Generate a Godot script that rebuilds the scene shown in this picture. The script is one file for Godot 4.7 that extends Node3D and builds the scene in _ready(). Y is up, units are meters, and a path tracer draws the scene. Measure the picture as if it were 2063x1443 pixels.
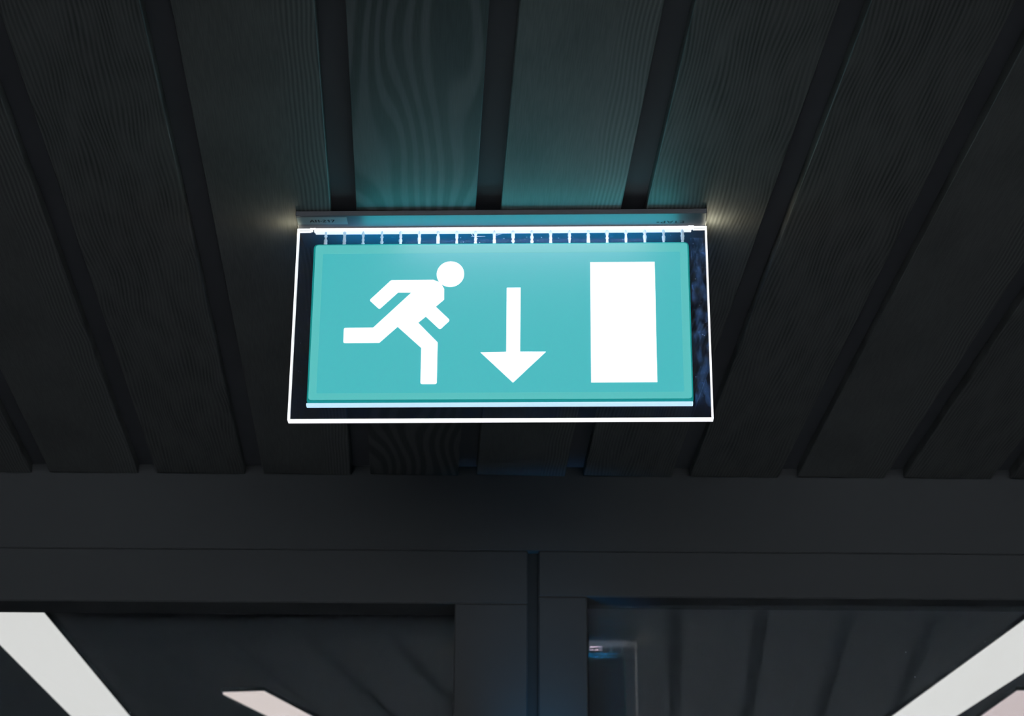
extends Node3D
# A lit escape-route sign under a dark slatted ceiling; glazed doorways with ceiling lamps beyond.
# Metres, y up. The camera stands at (0, 1.6, 0) and looks up at the sign.

const SLAT_Y := 2.3478            # underside of the ceiling slats
const SLAT_W := 0.0967
const SLAT_STEP := 0.1172
const SLAT_X0 := 0.0545           # left edge of the slat above the middle of the sign
const ROOM_X := 2.4
const WALL_P := Vector3(0.0930, 0.0, -2.0796)
const WALL_TURN := -2.5           # degrees
const SIGN_P := Vector3(0.0559, 2.1721, -1.4656)
const SIGN_TURN := -4.22
const LAMP_P := Vector3(-0.5053, 2.3296, -2.6028)
const LAMP_RISE := 3.744

var rng := RandomNumberGenerator.new()
var taken := {}


func _ready() -> void:
	rng.seed = 7
	# ---------------------------------------------------------------- camera
	var cam := Camera3D.new()
	cam.name = "camera"
	cam.transform = Transform3D(Basis(Vector3(0.998879, 0.005982, 0.046964), Vector3(-0.023947, 0.919568, 0.392200), Vector3(-0.040841, -0.392885, 0.918680)).orthonormalized(), Vector3(0, 1.6, 0))
	cam.fov = 20.2541
	cam.current = true
	var lens := CameraAttributesPhysical.new()
	lens.frustum_focal_length = 67.187
	lens.exposure_aperture = 18.0
	lens.frustum_focus_distance = 1.56
	cam.attributes = lens
	add_child(cam)
	# ---------------------------------------------------------------- sky and exposure
	var we := WorldEnvironment.new()
	we.name = "world"
	var env := Environment.new()
	env.background_mode = Environment.BG_COLOR
	env.background_color = Color(0.84, 0.88, 0.92)
	env.background_energy_multiplier = 13.5  # sky kept bright as fill through the added rear window
	env.tonemap_mode = Environment.TONE_MAPPER_LINEAR
	env.tonemap_exposure = 1.0
	env.sdfgi_enabled = true
	env.ssao_enabled = true
	env.ssil_enabled = true
	we.environment = env
	add_child(we)
	# ---------------------------------------------------------------- the setting
	build_room()
	build_ceiling()
	build_wall()
	build_far_room()
	# ---------------------------------------------------------------- things
	build_sign()
	linear_lamp("linear_lamp", "long white linear ceiling lamp seen through the left doorway at the photo's left edge", -0.0990, 0.0, 0.0, -0.14, 1.9, Color(0.875, 0.878, 0.868))
	linear_lamp("linear_lamp", "long white linear ceiling lamp running out past the right edge of the photo", 1.3005, 1.4028, 0.0, -0.16, 1.9, Color(0.875, 0.878, 0.868))
	linear_lamp("linear_lamp", "short pinkish lamp with a pointed blurred end between the left lamp and the door jamb", 0.1830, 0.2530, 15.0, 0.604, 0.6, Color(0.86, 0.815, 0.80))
	linear_lamp("linear_lamp", "pinkish blurred lamp at the bottom right corner below the long right lamp", 1.4400, 1.5300, 2.0, 0.468, 0.9, Color(0.80, 0.745, 0.745))
	build_unseen_uplight()


# ==================================================================== helpers
func numbered(called: String) -> String:
	var n: int = taken.get(called, 0)
	taken[called] = n + 1
	return called if n == 0 else "%s_%03d" % [called, n]


func thing(called: String, label: String, category: String, group := "") -> Node3D:
	var o := Node3D.new()
	o.name = numbered(called)
	add_child(o)
	o.set_meta("label", label)
	o.set_meta("category", category)
	if group:
		o.set_meta("group", group)
	return o


func setting(called: String, label: String) -> Node3D:
	var o := Node3D.new()
	o.name = called
	add_child(o)
	o.set_meta("kind", "structure")
	o.set_meta("label", label)
	return o


func part(called: String, m: Mesh, mat: Material, parent: Node3D, xf := Transform3D.IDENTITY) -> MeshInstance3D:
	var o := MeshInstance3D.new()
	o.name = called
	o.mesh = m
	o.material_override = mat
	o.transform = xf
	o.cast_shadow = GeometryInstance3D.SHADOW_CASTING_SETTING_ON
	parent.add_child(o, true)
	return o


func mat(c: Color, rough := 0.8, spec := 0.3) -> StandardMaterial3D:
	var m := StandardMaterial3D.new()
	m.albedo_color = c
	m.roughness = rough
	m.metallic_specular = spec
	return m


func glow(c: Color, strength := 1.0, base := Color(0.5, 0.5, 0.5)) -> StandardMaterial3D:
	var m := mat(base, 0.6, 0.3)
	m.emission_enabled = true
	m.emission = c
	m.emission_energy_multiplier = strength
	return m


func quad(st: SurfaceTool, a: Vector3, b: Vector3, c: Vector3, d: Vector3) -> void:
	# seen from the front a, b, c, d run clockwise
	for v in [a, b, c, a, c, d]:
		st.add_vertex(v)


# a box from lo to hi with chamfered edges
func box(lo: Vector3, hi: Vector3, bev := 0.0) -> ArrayMesh:
	var st := SurfaceTool.new()
	st.begin(Mesh.PRIMITIVE_TRIANGLES)
	st.set_smooth_group(-1)
	var c := (lo + hi) * 0.5
	var h := (hi - lo) * 0.5
	bev = minf(bev, minf(h.x, minf(h.y, h.z)) * 0.95)
	var axes := [Vector3.RIGHT, Vector3.UP, Vector3.BACK]
	var faces: Array = []
	for i in 3:
		for s in [-1.0, 1.0]:
			var u: int = (i + 1) % 3
			var w: int = (i + 2) % 3
			var n: Vector3 = axes[i] * s
			var ring: Array = []
			for k in [[-1, -1], [1, -1], [1, 1], [-1, 1]]:
				ring.append(c + axes[i] * s * h[i] + axes[u] * k[0] * (h[u] - bev) + axes[w] * k[1] * (h[w] - bev))
			faces.append([n, ring])
	if bev > 0.0:
		for i in 3:
			var u: int = (i + 1) % 3
			var w: int = (i + 2) % 3
			for su in [-1.0, 1.0]:
				for sw in [-1.0, 1.0]:
					var a: Vector3 = c + axes[u] * su * h[u] + axes[w] * sw * (h[w] - bev)
					var b: Vector3 = c + axes[u] * su * (h[u] - bev) + axes[w] * sw * h[w]
					var l: Vector3 = axes[i] * (h[i] - bev)
					faces.append([(axes[u] * su + axes[w] * sw).normalized(), [a - l, a + l, b + l, b - l]])
		for sx in [-1.0, 1.0]:
			for sy in [-1.0, 1.0]:
				for sz in [-1.0, 1.0]:
					var s := Vector3(sx, sy, sz)
					var ring: Array = []
					for i in 3:
						var p := Vector3.ZERO
						for k in 3:
							p[k] = s[k] * (h[k] - (0.0 if k == i else bev))
						ring.append(c + p)
					faces.append([s.normalized(), ring])
	for f in faces:
		var n: Vector3 = f[0]
		var r: Array = f[1]
		if (r[1] - r[0]).cross(r[2] - r[0]).dot(n) > 0.0:
			r.reverse()
		st.add_vertex(r[0]); st.add_vertex(r[1]); st.add_vertex(r[2])
		if r.size() == 4:
			st.add_vertex(r[0]); st.add_vertex(r[2]); st.add_vertex(r[3])
	st.generate_normals()
	return st.commit()


# a flat outline (x, y) given depth from z0 to z1, its front edge rounded off by r
func plate(outline: PackedVector2Array, z0: float, z1: float, r := 0.0) -> ArrayMesh:
	var st := SurfaceTool.new()
	st.begin(Mesh.PRIMITIVE_TRIANGLES)
	st.set_smooth_group(-1)
	if not Geometry2D.is_polygon_clockwise(outline):
		outline.reverse()
	var n := outline.size()
	var rings: Array = [[outline, z0]]
	if r > 0.0:
		for k in 4:
			var a := float(k) / 3.0 * PI / 2.0
			rings.append([inset(outline, r * (1.0 - cos(a))), z1 - r + r * sin(a)])
	else:
		rings.append([outline, z1])
	for k in rings.size() - 1:
		var p: PackedVector2Array = rings[k][0]
		var q: PackedVector2Array = rings[k + 1][0]
		for i in n:
			var j := (i + 1) % n
			var lo0 := Vector3(p[i].x, p[i].y, rings[k][1])
			var lo1 := Vector3(p[j].x, p[j].y, rings[k][1])
			var hi0 := Vector3(q[i].x, q[i].y, rings[k + 1][1])
			var hi1 := Vector3(q[j].x, q[j].y, rings[k + 1][1])
			var out := Vector3(-(p[j].y - p[i].y), p[j].x - p[i].x, 0.0)
			var face := [lo0, lo1, hi1, hi0]
			if (face[1] - face[0]).cross(face[2] - face[0]).dot(out) > 0.0:
				face.reverse()
			quad(st, face[0], face[1], face[2], face[3])
	var top: PackedVector2Array = rings[rings.size() - 1][0]
	for side in 2:
		var ring: PackedVector2Array = top if side == 0 else outline
		var z: float = z1 if side == 0 else z0
		var tri := Geometry2D.triangulate_polygon(ring)
		for t in range(0, tri.size(), 3):
			var a := Vector3(ring[tri[t]].x, ring[tri[t]].y, z)
			var b := Vector3(ring[tri[t + 1]].x, ring[tri[t + 1]].y, z)
			var c := Vector3(ring[tri[t + 2]].x, ring[tri[t + 2]].y, z)
			var up := (b - a).cross(c - a).z > 0.0
			if up == (side == 0):
				st.add_vertex(a); st.add_vertex(c); st.add_vertex(b)
			else:
				st.add_vertex(a); st.add_vertex(b); st.add_vertex(c)
	st.generate_normals()
	return st.commit()


func inset(p: PackedVector2Array, by: float) -> PackedVector2Array:
	# a clockwise outline moved inwards, corner by corner
	var out := PackedVector2Array()
	var n := p.size()
	for i in n:
		var d0 := (p[i] - p[(i + n - 1) % n]).normalized()
		var d1 := (p[(i + 1) % n] - p[i]).normalized()
		var n0 := Vector2(d0.y, -d0.x)
		var n1 := Vector2(d1.y, -d1.x)
		var m := (n0 + n1).normalized()
		out.append(p[i] + m * (by / maxf(m.dot(n0), 0.35)))
	return out


# corners rounded by a radius each: [x, y, r] in millimetres
func outline(corners: Array, unit := 0.001) -> PackedVector2Array:
	var out := PackedVector2Array()
	var n := corners.size()
	for i in n:
		var c := Vector2(corners[i][0], corners[i][1])
		var r: float = corners[i][2] if corners[i].size() > 2 else 0.0
		if r <= 0.0:
			out.append(c * unit)
			continue
		var a := Vector2(corners[(i + n - 1) % n][0], corners[(i + n - 1) % n][1])
		var b := Vector2(corners[(i + 1) % n][0], corners[(i + 1) % n][1])
		var da := (a - c).normalized()
		var db := (b - c).normalized()
		var half := acos(clampf(da.dot(db), -1.0, 1.0)) / 2.0
		var l := r / tan(half)
		var steps := 5
		for k in steps + 1:
			var t := float(k) / steps
			var p0 := c + da * l
			var p1 := c + db * l
			out.append(p0.lerp(c, t).lerp(c.lerp(p1, t), t) * unit)
	return out


# a round bar along y whose radius changes (points are [y, radius]), flattened in z
func turned(points: Array, flat: float, sides := 8) -> ArrayMesh:
	var st := SurfaceTool.new()
	st.begin(Mesh.PRIMITIVE_TRIANGLES)
	for k in points.size() - 1:
		for i in sides:
			var a0 := TAU * i / sides
			var a1 := TAU * (i + 1) / sides
			var r0: float = points[k][1]
			var r1: float = points[k + 1][1]
			var p := Vector3(cos(a0) * r0, points[k][0], sin(a0) * r0 * flat)
			var q := Vector3(cos(a1) * r0, points[k][0], sin(a1) * r0 * flat)
			var s := Vector3(cos(a1) * r1, points[k + 1][0], sin(a1) * r1 * flat)
			var t := Vector3(cos(a0) * r1, points[k + 1][0], sin(a0) * r1 * flat)
			quad(st, p, q, s, t)
	st.generate_normals()
	return st.commit()


func area_light(called: String, parent: Node3D, at: Vector3, towards: Vector3, along: Vector3, size: Vector2, c: Color, energy: float) -> void:
	var l := AreaLight3D.new()
	l.name = called
	var z := -towards.normalized()
	var x := (along - z * along.dot(z)).normalized()
	l.transform = Transform3D(Basis(x, z.cross(x), z), at)
	l.area_size = size
	l.area_range = 12.0
	l.area_attenuation = 2.0
	l.light_color = c
	l.light_energy = energy
	l.shadow_enabled = true
	parent.add_child(l, true)


# ==================================================================== textures
func to_byte(linear_value: float) -> int:
	return clampi(int(pow(clampf(linear_value, 0.0, 1.0), 1.0 / 2.2) * 255.0), 0, 255)


# wood grain, 97 mm across by 1 m along: kind 0 fine grain with raised ridges at one side, 1 broad wavy figure, 2 ridges all over
func wood(kind: int, seed_: int) -> ImageTexture:
	var w := 256
	var h := 1024
	var n := FastNoiseLite.new()
	n.seed = seed_
	n.noise_type = FastNoiseLite.TYPE_SIMPLEX_SMOOTH
	n.frequency = 1.0
	n.fractal_type = FastNoiseLite.FRACTAL_NONE
	var data := PackedByteArray()
	data.resize(w * h)
	for y in h:
		var v := float(y) / h
		var ang := v * TAU
		# the noise runs round a circle along the slat, so that the repeat does not show
		var ca := cos(ang)
		var sa := sin(ang)
		for x in w:
			var u := float(x) / w
			var fine := n.get_noise_3d(u * 95.0, ca * 5.0, sa * 5.0)
			var f := 0.72 + 0.16 * fine
			if kind == 0:
				var slow := n.get_noise_3d(u * 2.0 + 31.0, ca * 1.3, sa * 1.3)
				var side := smoothstep(0.66, 0.80, u + 0.02 * slow)
				var ridge := 0.5 + 0.5 * sin(TAU * (u * 30.0 + 0.7 * slow))
				f = 0.74 + 0.13 * fine + 0.10 * slow
				f = lerpf(f, 0.52 + 0.48 * ridge + 0.08 * fine, side)
			elif kind == 1:
				var bend := n.get_noise_3d(u * 1.2 + 7.0, ca * 0.55, sa * 0.55)
				var wide := n.get_noise_3d(u * 3.0 + 50.0, ca * 0.5, sa * 0.5)
				var band := 0.5 + 0.5 * sin(TAU * (u * 8.0 + 1.9 * bend + 0.35 * wide))
				f = 0.46 + 0.44 * smoothstep(0.2, 0.9, band) + 0.08 * fine
			else:
				var drift := n.get_noise_3d(u * 2.5 + 11.0, ca * 1.0, sa * 1.0)
				var ridge := 0.5 + 0.5 * sin(TAU * (u * 31.0 + 1.1 * drift))
				var deep := 0.5 + 0.3 * n.get_noise_3d(u * 6.0 + 90.0, ca * 2.0, sa * 2.0)
				f = 0.86 - deep * 0.75 * (1.0 - ridge) + 0.10 * fine
			data[y * w + x] = to_byte(f)
	var im := Image.create_from_data(w, h, false, Image.FORMAT_L8, data)
	return ImageTexture.create_from_image(im)


func wood_material(c: Color, t: Texture2D) -> StandardMaterial3D:
	var m := mat(c, 0.62, 0.35)
	m.albedo_texture = t
	m.heightmap_enabled = true
	m.heightmap_texture = t
	m.heightmap_scale = 0.03
	return m


# ==================================================================== the near room
func build_room() -> void:
	var paint := mat(Color(0.33, 0.34, 0.36), 0.85)
	var f := setting("floor", "hall floor out of view, pale grey to bounce light onto the ceiling")
	part("floor_slab", box(Vector3(-ROOM_X - 0.2, -0.2, -2.30), Vector3(ROOM_X + 0.2, 0.0, 3.7)), mat(Color(0.68, 0.68, 0.68), 0.7), f)  # floor is out of view, kept pale to bounce light onto the slats
	for s in [-1.0, 1.0]:
		var w := setting("wall_left" if s < 0.0 else "wall_right", "dark painted side wall on the %s of the hall" % ("left" if s < 0.0 else "right"))
		part("wall_panel", box(Vector3(minf(s * ROOM_X, s * (ROOM_X + 0.15)), 0.0, -2.30), Vector3(maxf(s * ROOM_X, s * (ROOM_X + 0.15)), 2.75, 3.7)), paint, w)
	# the wall behind the camera with a wide window added to let in fill light
	var r := setting("wall_rear", "hall wall behind the camera, with a wide added window")
	part("wall_panel", box(Vector3(-ROOM_X, 0.0, 3.5), Vector3(ROOM_X, 0.9, 3.7)), paint, r)
	part("wall_panel", box(Vector3(-ROOM_X, 2.2, 3.5), Vector3(ROOM_X, 2.75, 3.7)), paint, r)
	part("wall_panel", box(Vector3(-ROOM_X, 0.9, 3.5), Vector3(-1.9, 2.2, 3.7)), paint, r)
	part("wall_panel", box(Vector3(1.9, 0.9, 3.5), Vector3(ROOM_X, 2.2, 3.7)), paint, r)
	var added_win := setting("added_window_1", "wide window added behind the camera as a source of fill light")
	var fm := mat(Color(0.2, 0.2, 0.21), 0.5)
	for x in [-1.9, -0.025, 1.85]:
		part("added_window_frame", box(Vector3(x, 0.9, 3.56), Vector3(x + 0.05, 2.2, 3.62), 0.004), fm, added_win)
	for y in [0.9, 2.15]:
		part("added_window_frame", box(Vector3(-1.9, y, 3.56), Vector3(1.9, y + 0.05, 3.62), 0.004), fm, added_win)
	for x in [-1.85, 0.025]:
		part("pane", box(Vector3(x, 0.95, 3.587), Vector3(x + 1.825, 2.15, 3.593)), glass(0.05), added_win)


func glass(alpha: float, c := Color(0.9, 0.95, 1.0)) -> StandardMaterial3D:
	var m := mat(Color(c.r, c.g, c.b, alpha), 0.02, 0.5)
	m.transparency = BaseMaterial3D.TRANSPARENCY_ALPHA
	return m


func wall_z(x: float) -> float:
	return WALL_P.z + tan(deg_to_rad(-WALL_TURN)) * (x - WALL_P.x)


func slat_mesh(z0: float, z1: float, along: float) -> ArrayMesh:
	# a board with eased lower edges; u runs across it, v along it in metres
	var st := SurfaceTool.new()
	st.begin(Mesh.PRIMITIVE_TRIANGLES)
	st.set_smooth_group(-1)
	var b := 0.0006
	var t := 0.011
	var prof := [Vector2(0, t), Vector2(0, b), Vector2(b, 0), Vector2(SLAT_W - b, 0), Vector2(SLAT_W, b), Vector2(SLAT_W, t)]
	for i in prof.size():
		var p: Vector2 = prof[i]
		var q: Vector2 = prof[(i + 1) % prof.size()]
		for v in [[p, z0], [q, z0], [q, z1], [p, z0], [q, z1], [p, z1]]:
			st.set_uv(Vector2(v[0].x / SLAT_W, v[1] + along))
			st.add_vertex(Vector3(v[0].x, v[0].y, v[1]))
	for z in [z0, z1]:
		for i in range(1, prof.size() - 1):
			var tri := [prof[0], prof[i], prof[i + 1]]
			if z == z1:
				tri.reverse()
			for p in tri:
				st.set_uv(Vector2(p.x / SLAT_W, z + p.y))
				st.add_vertex(Vector3(p.x, p.y, z))
	st.generate_normals()
	st.generate_tangents()
	return st.commit()


func build_ceiling() -> void:
	var c := setting("ceiling", "dark stained ceiling of long parallel wooden slats with open joints")
	part("ceiling_board", box(Vector3(-ROOM_X - 0.2, SLAT_Y + 0.011, -2.30), Vector3(ROOM_X + 0.2, SLAT_Y + 0.20, 3.7)), mat(Color(0.33, 0.33, 0.34), 0.9, 0.1), c)
	var t0 := wood(0, 3)
	var t1 := wood(1, 12)
	var t2 := wood(2, 21)
	var fine := wood_material(Color(0.37, 0.37, 0.36), t0)
	var wavy := wood_material(Color(0.33, 0.33, 0.325), t1)
	var ridged := wood_material(Color(0.37, 0.37, 0.36), t2)
	var looks := [fine, ridged, fine, fine, ridged, ridged, fine]
	var first := int(floor((-ROOM_X - SLAT_X0) / SLAT_STEP)) + 1
	var last := int(floor((ROOM_X - SLAT_W - SLAT_X0) / SLAT_STEP))
	for k in range(first, last + 1):
		var x := SLAT_X0 + k * SLAT_STEP
		var m: Material = looks[posmod(k * 3, looks.size())]
		match k:
			0: m = fine
			-1: m = wavy
			1: m = ridged
			-2: m = fine
			2: m = ridged
		part("slat", slat_mesh(maxf(wall_z(x), wall_z(x + SLAT_W)) + 0.001, 3.5, 0.137 * posmod(k * 5, 7)), m, c, Transform3D(Basis.IDENTITY, Vector3(x, SLAT_Y, 0)))


# ==================================================================== the wall with the two doorways
func build_wall() -> void:
	var paint := mat(Color(0.22, 0.22, 0.22), 0.8)
	var black := mat(Color(0.15, 0.15, 0.15), 0.9)
	var w := setting("wall_back", "dark panelled wall with two glazed doorways side by side under the slatted ceiling")
	w.position = WALL_P
	w.rotation_degrees.y = WALL_TURN
	var top := 2.39
	# the wall's own front is z = 0 here; panels are 48 mm thick
	part("top_panel", box(Vector3(-2.62, 2.2622, -0.048), Vector3(2.62, top, 0.0), 0.0008), paint, w)
	part("header_panel", box(Vector3(-2.62, 2.2025, -0.048), Vector3(0.0182, 2.2622, 0.0), 0.0015), paint, w)
	part("header_panel", box(Vector3(0.0297, 2.2108, -0.048), Vector3(2.62, 2.2622, 0.0), 0.0015), paint, w)
	part("jamb_panel", box(Vector3(-0.0602, 0.0, -0.048), Vector3(0.0182, 2.2025, 0.0), 0.0015), paint, w)
	part("jamb_panel", box(Vector3(0.0297, 0.0, -0.048), Vector3(0.0820, 2.2108, 0.0), 0.0015), paint, w)
	part("joint_backing", box(Vector3(0.0182, 0.0, -0.048), Vector3(0.0297, 2.2622, -0.010)), black, w)
	part("side_panel", box(Vector3(-2.62, 0.0, -0.048), Vector3(-1.06, 2.2025, 0.0), 0.0015), paint, w)
	part("side_panel", box(Vector3(1.08, 0.0, -0.048), Vector3(2.62, 2.2108, 0.0), 0.0015), paint, w)
	var rail := mat(Color(0.16, 0.16, 0.17), 0.5)
	var o: Node3D
	for d in [["added_door_1", "glazed door added behind the left doorway to lift its black, turned slightly ajar", Vector3(-0.0300, 0, -0.058), -1.0, 4.4], ["door_2", "glazed door filling the right doorway, the back of the exit sign mirrored in its pane", Vector3(0.0845, 0, -0.026), 1.0, 0.9]]:  # left door added: its faint pane film lifts the dark doorway
		o = setting(d[0], d[1])
		var hang: Vector3 = d[2]
		var s: float = d[3]
		var h := 2.262 if s < 0.0 else 2.2096
		o.transform = Transform3D(Basis(Vector3.UP, deg_to_rad(WALL_TURN)), WALL_P) * Transform3D(Basis(Vector3.UP, deg_to_rad(-d[4])), hang)
		part("glass_pane", box(Vector3(minf(0.0, s * 0.985), 0.12, -0.010), Vector3(maxf(0.0, s * 0.985), h, -0.002)), glass(0.016), o)
		part("bottom_rail", box(Vector3(minf(0.0, s * 0.985), 0.004, -0.020), Vector3(maxf(0.0, s * 0.985), 0.12, 0.008), 0.003), rail, o)
		part("door_handle", turned([[0.0, 0.0], [0.0, 0.012], [0.4, 0.012], [0.4, 0.0]], 1.0, 12), rail, o, Transform3D(Basis.IDENTITY, Vector3(s * 0.07, 0.85, 0.010)))
	var specks := SurfaceTool.new()
	specks.begin(Mesh.PRIMITIVE_TRIANGLES)
	for q in [[0.340, 2.158], [0.348, 2.131], [0.216, 2.10], [0.426, 2.17]]:
		specks.append_from(turned([[-0.0007, 0.0], [-0.0003, 0.0007], [0.0003, 0.0007], [0.0007, 0.0]], 0.4, 7), 0, Transform3D(Basis.IDENTITY, Vector3(q[0], q[1], -0.0017)))
	part("dust", specks.commit(), mat(Color(0.6, 0.6, 0.62), 0.9), o).set_meta("kind", "stuff")


# ==================================================================== beyond the doorways
func build_far_room() -> void:
	var paint := mat(Color(0.30, 0.30, 0.32), 0.85)
	var f := setting("floor_far", "dark floor of the room beyond the doorways")
	part("floor_slab", box(Vector3(-2.6, -0.2, -6.2), Vector3(2.6, 0.0, -2.30)), mat(Color(0.36, 0.36, 0.36), 0.8), f)
	for s in [-1.0, 1.0]:
		var w := setting("wall_far_left" if s < 0.0 else "wall_far_right", "dark %s wall of the room beyond the doorways" % ("left" if s < 0.0 else "right"))
		part("wall_panel", box(Vector3(minf(s * 2.4, s * 2.6), 0.0, -6.2), Vector3(maxf(s * 2.4, s * 2.6), 2.9, -2.30)), paint, w)
	var e := setting("wall_far", "dark end wall of the room beyond the doorways")
	part("wall_panel", box(Vector3(-2.4, 0.0, -6.2), Vector3(2.4, 2.9, -6.0)), paint, e)
	var c := setting("ceiling_far", "dark ceiling of the room beyond the doorways, rising gently away")
	c.transform = lamp_frame()
	part("ceiling_board", box(Vector3(-1.90, 0.0105, -3.60), Vector3(2.92, 0.20, 0.45)), mat(Color(0.34, 0.34, 0.35), 0.8), c)


func lamp_frame() -> Transform3D:
	# x across the lamps, y up from them, z back along them; they rise away from the doorways
	var b := Basis(Vector3.UP, deg_to_rad(-0.0975)) * Basis(Vector3.RIGHT, deg_to_rad(LAMP_RISE))
	return Transform3D(b, LAMP_P)


func linear_lamp(called: String, label: String, x0: float, x1: float, turn: float, near: float, length: float, c: Color) -> void:
	var o := thing(called, label, "ceiling lamp", "linear ceiling lamps beyond the doorways")
	var w := x1 - x0
	o.transform = lamp_frame() * Transform3D(Basis(Vector3.UP, deg_to_rad(-turn)), Vector3(x0, 0, -near))
	var metal := mat(Color(0.10, 0.10, 0.11), 0.5)
	var lum := glow(c, 1.0, Color(0.6, 0.6, 0.6))
	# the tray that holds the diffuser, its rim level with the diffuser's face
	part("housing", box(Vector3(-0.002, 0.003, -length - 0.002), Vector3(w + 0.002, 0.010, 0.002), 0.001), metal, o)
	part("diffuser", plate(outline([[0, 0, 0.003], [w, 0, 0.003], [w, length, 0.003], [0, length, 0.003]], 1.0), 0.0, 0.006, 0.001), lum, o, Transform3D(Basis(Vector3.RIGHT, Vector3(0, 0, -1), Vector3(0, 1, 0)).rotated(Vector3.RIGHT, 0.0), Vector3.ZERO))
	area_light("lamp_light", o, Vector3(w / 2, -0.004, -length / 2), Vector3.DOWN, Vector3.RIGHT, Vector2(w, length), c, 0.03)


func build_unseen_uplight() -> void:  # out of view, placed to wash the jamb panels blue from below
	var o := thing("unseen_uplight", "unseen blue light out of view below, placed to wash the jamb between the doorways", "unseen light")
	o.transform = Transform3D(Basis(Vector3.UP, deg_to_rad(WALL_TURN)), WALL_P + Vector3(0.035, 1.90, 0.002))
	part("housing", box(Vector3(-0.03, -0.10, 0.0), Vector3(0.03, 0.0, 0.06), 0.006), mat(Color(0.12, 0.12, 0.13), 0.5), o)
	part("lamp_lens", box(Vector3(-0.022, 0.0, 0.008), Vector3(0.022, 0.004, 0.052), 0.001), glow(Color(0.35, 0.62, 0.85), 1.0), o)
	var l := SpotLight3D.new()
	l.name = "uplight"
	l.position = Vector3(0, 0.012, 0.045)
	l.rotation_degrees = Vector3(62, 0, 0)
	l.spot_angle = 29.0
	l.spot_range = 8.0
	l.spot_attenuation = 2.0
	l.light_color = Color(0.08, 0.70, 1.0)
	l.light_energy = 0.09
	l.light_size = 0.02
	l.shadow_enabled = true
	o.add_child(l)


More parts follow.
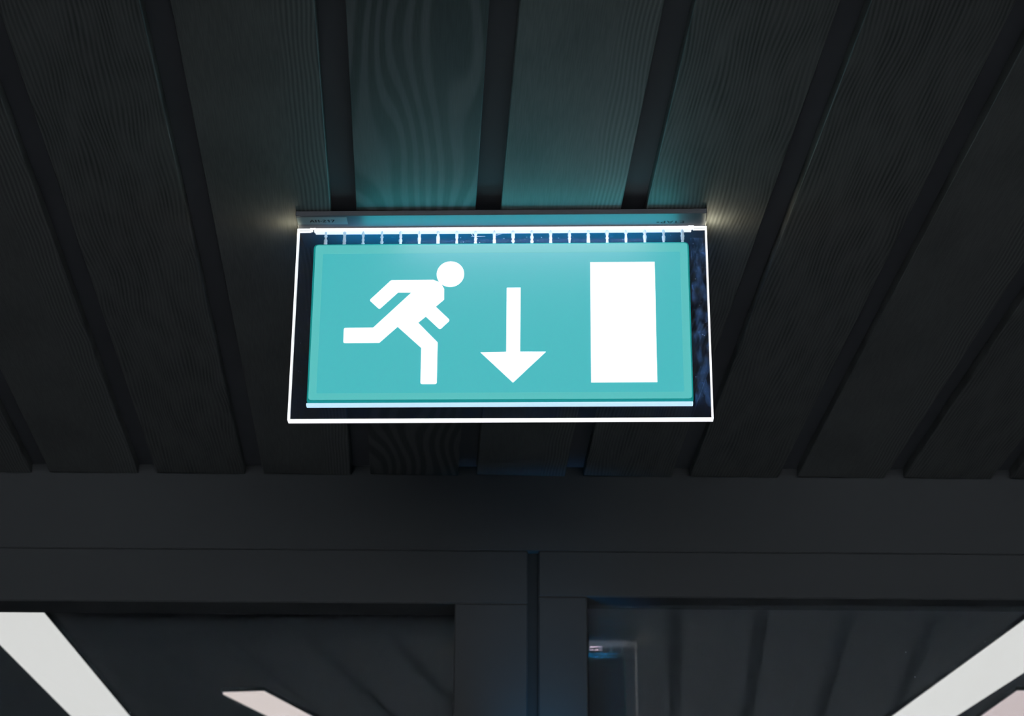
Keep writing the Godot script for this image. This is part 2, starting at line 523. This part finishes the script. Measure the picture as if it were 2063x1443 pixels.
# ==================================================================== the sign
func build_sign() -> void:
	var o := thing("exit_sign", "lit teal escape sign with white running figure, arrow and door, under the slatted ceiling", "exit sign")
	# the base is where it is screwed to the slats; heights below are millimetres above the lower edge of the clear plate
	o.transform = Transform3D(Basis(Vector3.UP, deg_to_rad(SIGN_TURN)), SIGN_P + Vector3(0, 0.1757, 0))
	var at := Transform3D(Basis.IDENTITY, Vector3(0, -0.1757, 0))

	# --- housing
	var metal := mat(Color(0.31, 0.31, 0.32), 0.5, 0.3)
	part("housing", box(Vector3(-0.1665, 0.1712, -0.0370), Vector3(0.1665, 0.1757, 0.0220), 0.0006), metal, o, at)
	var sticker := part("label_sticker", box(Vector3(-0.1660, 0.17095, 0.0070), Vector3(-0.1253, 0.1713, 0.0192), 0.00005), mat(Color(0.50, 0.53, 0.52), 0.6), o, at)
	lettering("AH-217", Vector3(-0.1457, 0.17090, 0.0131), 0.0205, 0.0044, false, mat(Color(0.05, 0.05, 0.06), 0.6), sticker)
	lettering("ETAP•", Vector3(0.1375, 0.17115, 0.0066), 0.0225, 0.0044, true, mat(Color(0.04, 0.05, 0.06), 0.6), o, at)
	for s in [-1.0, 1.0]:
		part("screw", turned([[0.1706, 0.0], [0.1706, 0.0016], [0.1712, 0.0020]], 1.0, 12), metal, o, at * Transform3D(Basis.IDENTITY, Vector3(s * 0.09, 0, -0.018)))

	# --- the clear plate and its glowing edges
	var clear := glass(0.05, Color(0.10, 0.18, 0.34))
	clear.metallic_specular = 0.12
	part("clear_plate", box(Vector3(-0.1663, 0.0030, -0.0080), Vector3(0.1663, 0.1678, 0.0), 0.0), clear, o, at)
	var edge := glow(Color(0.985, 0.995, 1.0), 1.0, Color(0.7, 0.7, 0.7))
	part("light_edge", box(Vector3(-0.1676, 0.0024, -0.0080), Vector3(0.1676, 0.0030, 0.0002), 0.0002), edge, o, at)
	for s in [-1.0, 1.0]:
		part("light_edge", box(Vector3(s * 0.16695 - 0.00055, 0.0030, -0.0080), Vector3(s * 0.16695 + 0.00055, 0.1708, 0.0002), 0.0002), edge, o, at)
	part("led_strip", box(Vector3(-0.1530, 0.1680, -0.0060), Vector3(0.1550, 0.1709, 0.0006), 0.0003), glow(Color(0.955, 0.95, 0.985), 1.0, Color(0.7, 0.7, 0.7)), o, at)
	for s in [-1.0, 1.0]:
		var clip := SurfaceTool.new()
		clip.begin(Mesh.PRIMITIVE_TRIANGLES)
		var x0: float = s * 0.1664
		var x1: float = s * 0.1570
		var x2: float = s * 0.1535
		for b in [[x0, x1, 0.1700, 0.1705], [x0, x1, 0.1678, 0.1683], [x1, x1 - s * 0.0008, 0.1678, 0.1706], [x1, x2, 0.1704, 0.1710], [x1 - s * 0.001, x1 - s * 0.0022, 0.1684, 0.1700], [x2, x2 - s * 0.0009, 0.1676, 0.1711]]:
			clip.append_from(box(Vector3(minf(b[0], b[1]), b[2], -0.002), Vector3(maxf(b[0], b[1]), b[3], 0.0006)), 0, Transform3D.IDENTITY)
		part("led_clip", clip.commit(), edge, o, at)

	# --- a streak of light below each LED, shaped as a milky bar
	var light_streak := mat(Color(0.86, 0.93, 0.98), 0.4, 0.5)
	for i in 20:
		var pts: Array = []
		for k in 13:
			var r := 0.0008 + 0.0008 * rng.randf()
			if k == 0 or k == 12:
				r = 0.0004
			pts.append([0.1545 + 0.0132 * k / 12.0, r])
		part("led_streak", turned(pts, 0.5), light_streak, o, at * Transform3D(Basis.IDENTITY, Vector3(-0.1438 + 0.01533 * i, 0, 0.0003)))  # solid bars stand in for LED light glowing inside the plate
	part("dust", dust_mesh(), mat(Color(0.95, 0.97, 1.0), 0.9), o, at).set_meta("kind", "stuff")

	# fingermarks and dust on the clear margins, coloured blue for light scattered in the plate
	var smear := mat(Color(0.34, 0.50, 0.72), 0.9, 0.1)
	smear.transparency = BaseMaterial3D.TRANSPARENCY_ALPHA
	smear.albedo_texture = smears()
	for q in [[0.1535, 0.1660, 0.0]]:
		part("smudge", film(Rect2(q[0], 0.012, q[1] - q[0], 0.148), 0.0002, q[2]), smear, o, at)

	# --- the printed panel on the front of the plate
	var rim := glow(Color(0.0, 0.42, 0.41), 1.0, Color(0.10, 0.45, 0.45))
	var face := glow(Color(0.16, 0.69, 0.705), 1.0, Color(0.36, 0.37, 0.40))
	var border := glow(Color(0.26, 0.715, 0.70), 1.0, Color(0.36, 0.37, 0.40))
	part("panel", plate(outline([[-152.4, 16.2, 1.0], [152.0, 16.2, 1.0], [152.2, 154.3, 4.0], [-152.8, 154.3, 4.0]]), 0.0, 0.0046, 0.0012), rim, o, at)
	part("panel_border", frame_mesh(Rect2(-0.1512, 0.0172, 0.3022, 0.1360), Rect2(-0.1448, 0.0228, 0.2894, 0.1222), 0.0045, 0.0050, 0.0049), border, o, at)
	part("panel_face", box(Vector3(-0.1452, 0.0225, 0.0040), Vector3(0.1450, 0.1453, 0.0049)), face, o, at)
	part("panel_back", box(Vector3(-0.150, 0.018, -0.0095), Vector3(0.150, 0.152, -0.0082), 0.0005), mat(Color(0.75, 0.78, 0.80), 0.6), o, at)
	part("light_edge", box(Vector3(-0.1525, 0.0124, 0.0), Vector3(0.1515, 0.0146, 0.0050), 0.0003), glow(Color(0.72, 0.88, 0.97), 1.0), o, at)
	var white := glow(Color(0.985, 0.99, 0.995), 1.0, Color(0.8, 0.8, 0.8))
	var zf := 0.0049
	var zt := 0.0053
	var fig := part("running_figure", plate(outline([
		[-88.6, 121.0, 2.0], [-54.5, 121.1, 3.0], [-48.6, 118.6, 3.0], [-45.6, 113.0, 3.0], [-45.5, 103.5, 0.8], [-52.1, 97.3],
		[-40.4, 85.3, 1.7], [-48.3, 77.1, 1.7], [-59.9, 88.8, 0.3], [-65.9, 83.3], [-49.9, 66.0, 0.8], [-49.9, 30.2, 1.7],
		[-62.8, 30.2, 1.7], [-62.8, 61.4, 0.5], [-82.2, 79.9], [-96.5, 65.9, 0.4], [-125.2, 65.8, 1.6], [-125.2, 79.1, 1.6],
		[-101.6, 79.2, 0.6], [-71.9, 109.9], [-82.8, 110.1, 0.8], [-97.3, 95.3, 1.5], [-105.5, 103.3, 1.5]]), zf, zt), white, o, at)
	var head: Array = []
	for i in 40:
		head.append([-40.8 + 11.1 * cos(TAU * i / 40), 126.1 + 11.4 * sin(TAU * i / 40)])
	part("figure_head", plate(outline(head), zf, zt), white, fig)
	part("arrow", plate(outline([[4.8, 113.7], [16.0, 113.7], [15.8, 57.6], [36.3, 57.5], [10.3, 31.1], [-15.7, 57.2], [4.8, 57.6]]), zf, zt), white, o, at)
	part("door_symbol", plate(outline([[72.1, 136.0], [124.1, 136.0], [123.9, 31.0], [71.9, 30.9]]), zf, zt), white, o, at)

	# --- its light: the face and the row of LEDs above it, the spill at the ends of the housing
	area_light("face_light", o, at * Vector3(0, 0.085, 0.0065), Vector3.BACK, Vector3.RIGHT, Vector2(0.30, 0.136), Color(0.15, 0.86, 0.88), 0.0008)
	area_light("led_light", o, at * Vector3(0.015, 0.1610, 0.0012), Vector3(0, 0.0, 1), Vector3.RIGHT, Vector2(0.258, 0.012), Color(0.25, 0.90, 0.95), 0.0078)
	area_light("panel_fill_light", o, at * Vector3(0.02, 0.1690, 0.0215), Vector3(0, -1, 0.0), Vector3.RIGHT, Vector2(0.20, 0.005), Color(1.0, 0.90, 0.98), 0.0078)  # added under the housing front to brighten the panel towards its top
	area_light("streak_fill_light", o, at * Vector3(0.0, 0.1678, 0.0034), Vector3(0, -1, -0.12), Vector3.RIGHT, Vector2(0.295, 0.002), Color(0.70, 0.90, 1.0), 0.0003)  # added to brighten the bars that stand for LED streaks
	area_light("unseen_back_light", o, at * Vector3(0, 0.1500, -0.0125), Vector3(0, 1, -0.35), Vector3.RIGHT, Vector2(0.28, 0.005), Color(0.05, 0.62, 0.90), 0.018)  # out of view behind the panel, placed to light the rear underside blue
	var slot := glow(Color(1.0, 0.98, 0.90), 1.0)
	for s in [-1.0, 1.0]:
		part("led_slot", box(Vector3(minf(s * 0.1663, s * 0.1668), 0.1722, -0.0035), Vector3(maxf(s * 0.1663, s * 0.1668), 0.1742, 0.0035)), slot, o, at)
		area_light("led_end_light", o, at * Vector3(s * 0.1682, 0.1620, 0.0), Vector3(s, 0.7, 0), Vector3.BACK, Vector2(0.006, 0.006), Color(1.0, 0.98, 0.86), 0.0014 if s > 0.0 else 0.0008)


func lettering(words: String, at: Vector3, width: float, height: float, upside_down: bool, m: Material, parent: Node3D, xf := Transform3D.IDENTITY) -> void:
	# lies on the underside of the housing and is read from below
	var t := TextMesh.new()
	var font := SystemFont.new()
	font.font_names = PackedStringArray(["Droid Sans"])
	font.font_weight = 700
	t.font = font
	t.text = words
	t.font_size = 32
	t.pixel_size = 0.001
	t.depth = 0.0
	var box_ := t.get_aabb()
	var s := -1.0 if upside_down else 1.0
	var b := Basis(Vector3(s, 0, 0), Vector3(0, 0, s), Vector3(0, -1, 0)) * Basis.from_scale(Vector3(width / box_.size.x, height / box_.size.y, 1.0))
	var mid := box_.position + box_.size / 2.0
	part("lettering", t, m, parent, xf * Transform3D(b, at - b * Vector3(mid.x, mid.y, 0)))


# patches with soft, grainy outlines in the alpha channel
func smears() -> ImageTexture:
	var n := FastNoiseLite.new()
	n.seed = 5
	n.frequency = 0.016
	n.fractal_octaves = 6
	var w := 128
	var h := 512
	var data := PackedByteArray()
	data.resize(w * h * 4)
	for y in h:
		for x in w:
			var a := clampf(0.22 + 0.9 * n.get_noise_2d(x * 1.3, y), 0.0, 0.9)
			var grain := 0.75 + 0.5 * n.get_noise_2d(x * 31.0, y * 31.0 + 900.0)
			var k := (y * w + x) * 4
			data[k] = 255
			data[k + 1] = 255
			data[k + 2] = 255
			data[k + 3] = clampi(int(255.0 * a * grain), 0, 255)
	return ImageTexture.create_from_image(Image.create_from_data(w, h, false, Image.FORMAT_RGBA8, data))


func film(r: Rect2, z: float, u0: float) -> ArrayMesh:
	var st := SurfaceTool.new()
	st.begin(Mesh.PRIMITIVE_TRIANGLES)
	for c in [[0, 0], [0, 1], [1, 1], [0, 0], [1, 1], [1, 0]]:
		st.set_uv(Vector2(u0 + 0.5 * c[0], 1.0 - c[1]))
		st.add_vertex(Vector3(r.position.x + r.size.x * c[0], r.position.y + r.size.y * c[1], z))
	st.generate_normals()
	return st.commit()


# a flat frame: outer edge at z0, a crest at z1, the inner edge at z2
func frame_mesh(outer: Rect2, inner: Rect2, z0: float, z1: float, z2: float) -> ArrayMesh:
	var st := SurfaceTool.new()
	st.begin(Mesh.PRIMITIVE_TRIANGLES)
	st.set_smooth_group(-1)
	var rings: Array = []
	for q in [[outer, z0, 0.0028], [outer.grow(-0.0004), z1, 0.0022], [inner.grow(0.0006), z1, 0.0015], [inner, z2, 0.001]]:
		var r: Rect2 = q[0]
		var c := outline([[r.position.x, r.position.y, q[2]], [r.end.x, r.position.y, q[2]], [r.end.x, r.end.y, q[2]], [r.position.x, r.end.y, q[2]]], 1.0)
		var ring: Array = []
		for p in c:
			ring.append(Vector3(p.x, p.y, q[1]))
		rings.append(ring)
	for k in rings.size() - 1:
		var n: int = rings[k].size()
		for i in n:
			var j := (i + 1) % n
			quad(st, rings[k][i], rings[k + 1][i], rings[k + 1][j], rings[k][j])
	st.generate_normals()
	return st.commit()


# specks and one bent fibre stuck to the clear plate, each a flat pebble or a thin bar
func dust_mesh() -> ArrayMesh:
	var st := SurfaceTool.new()
	st.begin(Mesh.PRIMITIVE_TRIANGLES)
	var spots: Array = []
	for i in 26:
		spots.append([rng.randf_range(-145.0, 150.0), rng.randf_range(155.0, 167.0), rng.randf_range(0.12, 0.35)])
	for i in 12:
		spots.append([rng.randf_range(-30.0, 35.0), rng.randf_range(156.0, 167.0), rng.randf_range(0.15, 0.5)])
	for i in 30:
		spots.append([rng.randf_range(154.5, 165.5), rng.randf_range(20.0, 160.0), rng.randf_range(0.10, 0.28)])
	for i in 10:
		spots.append([rng.randf_range(-165.0, -155.0), rng.randf_range(20.0, 160.0), rng.randf_range(0.08, 0.22)])
	for s in spots:
		var r: float = s[2] * 0.001
		st.append_from(turned([[-r, 0.0], [-r * 0.5, r * 0.9], [r * 0.4, r], [r, 0.0]], 0.4, 7), 0, Transform3D(Basis.IDENTITY, Vector3(s[0] * 0.001, s[1] * 0.001, 0.00025)))
	for f in [[-46.0, 166.3, -25.5, 166.3, 0.24], [-25.5, 166.3, -23.0, 162.5, 0.2], [-25.0, 162.4, -13.0, 162.4, 0.2], [-5.5, 163.2, 0.5, 164.6, 0.2]]:
		var a := Vector2(f[0], f[1]) * 0.001
		var b := Vector2(f[2], f[3]) * 0.001
		var l := a.distance_to(b)
		var r: float = f[4] * 0.001
		var d := (b - a).normalized()
		st.append_from(turned([[0.0, 0.0], [l * 0.05, r * 0.5], [l * 0.5, r], [l * 0.95, r * 0.6], [l, 0.0]], 0.5, 6), 0, Transform3D(Basis(Vector3(d.y, -d.x, 0), Vector3(d.x, d.y, 0), Vector3.BACK), Vector3(a.x, a.y, 0.0003)))
	return st.commit()
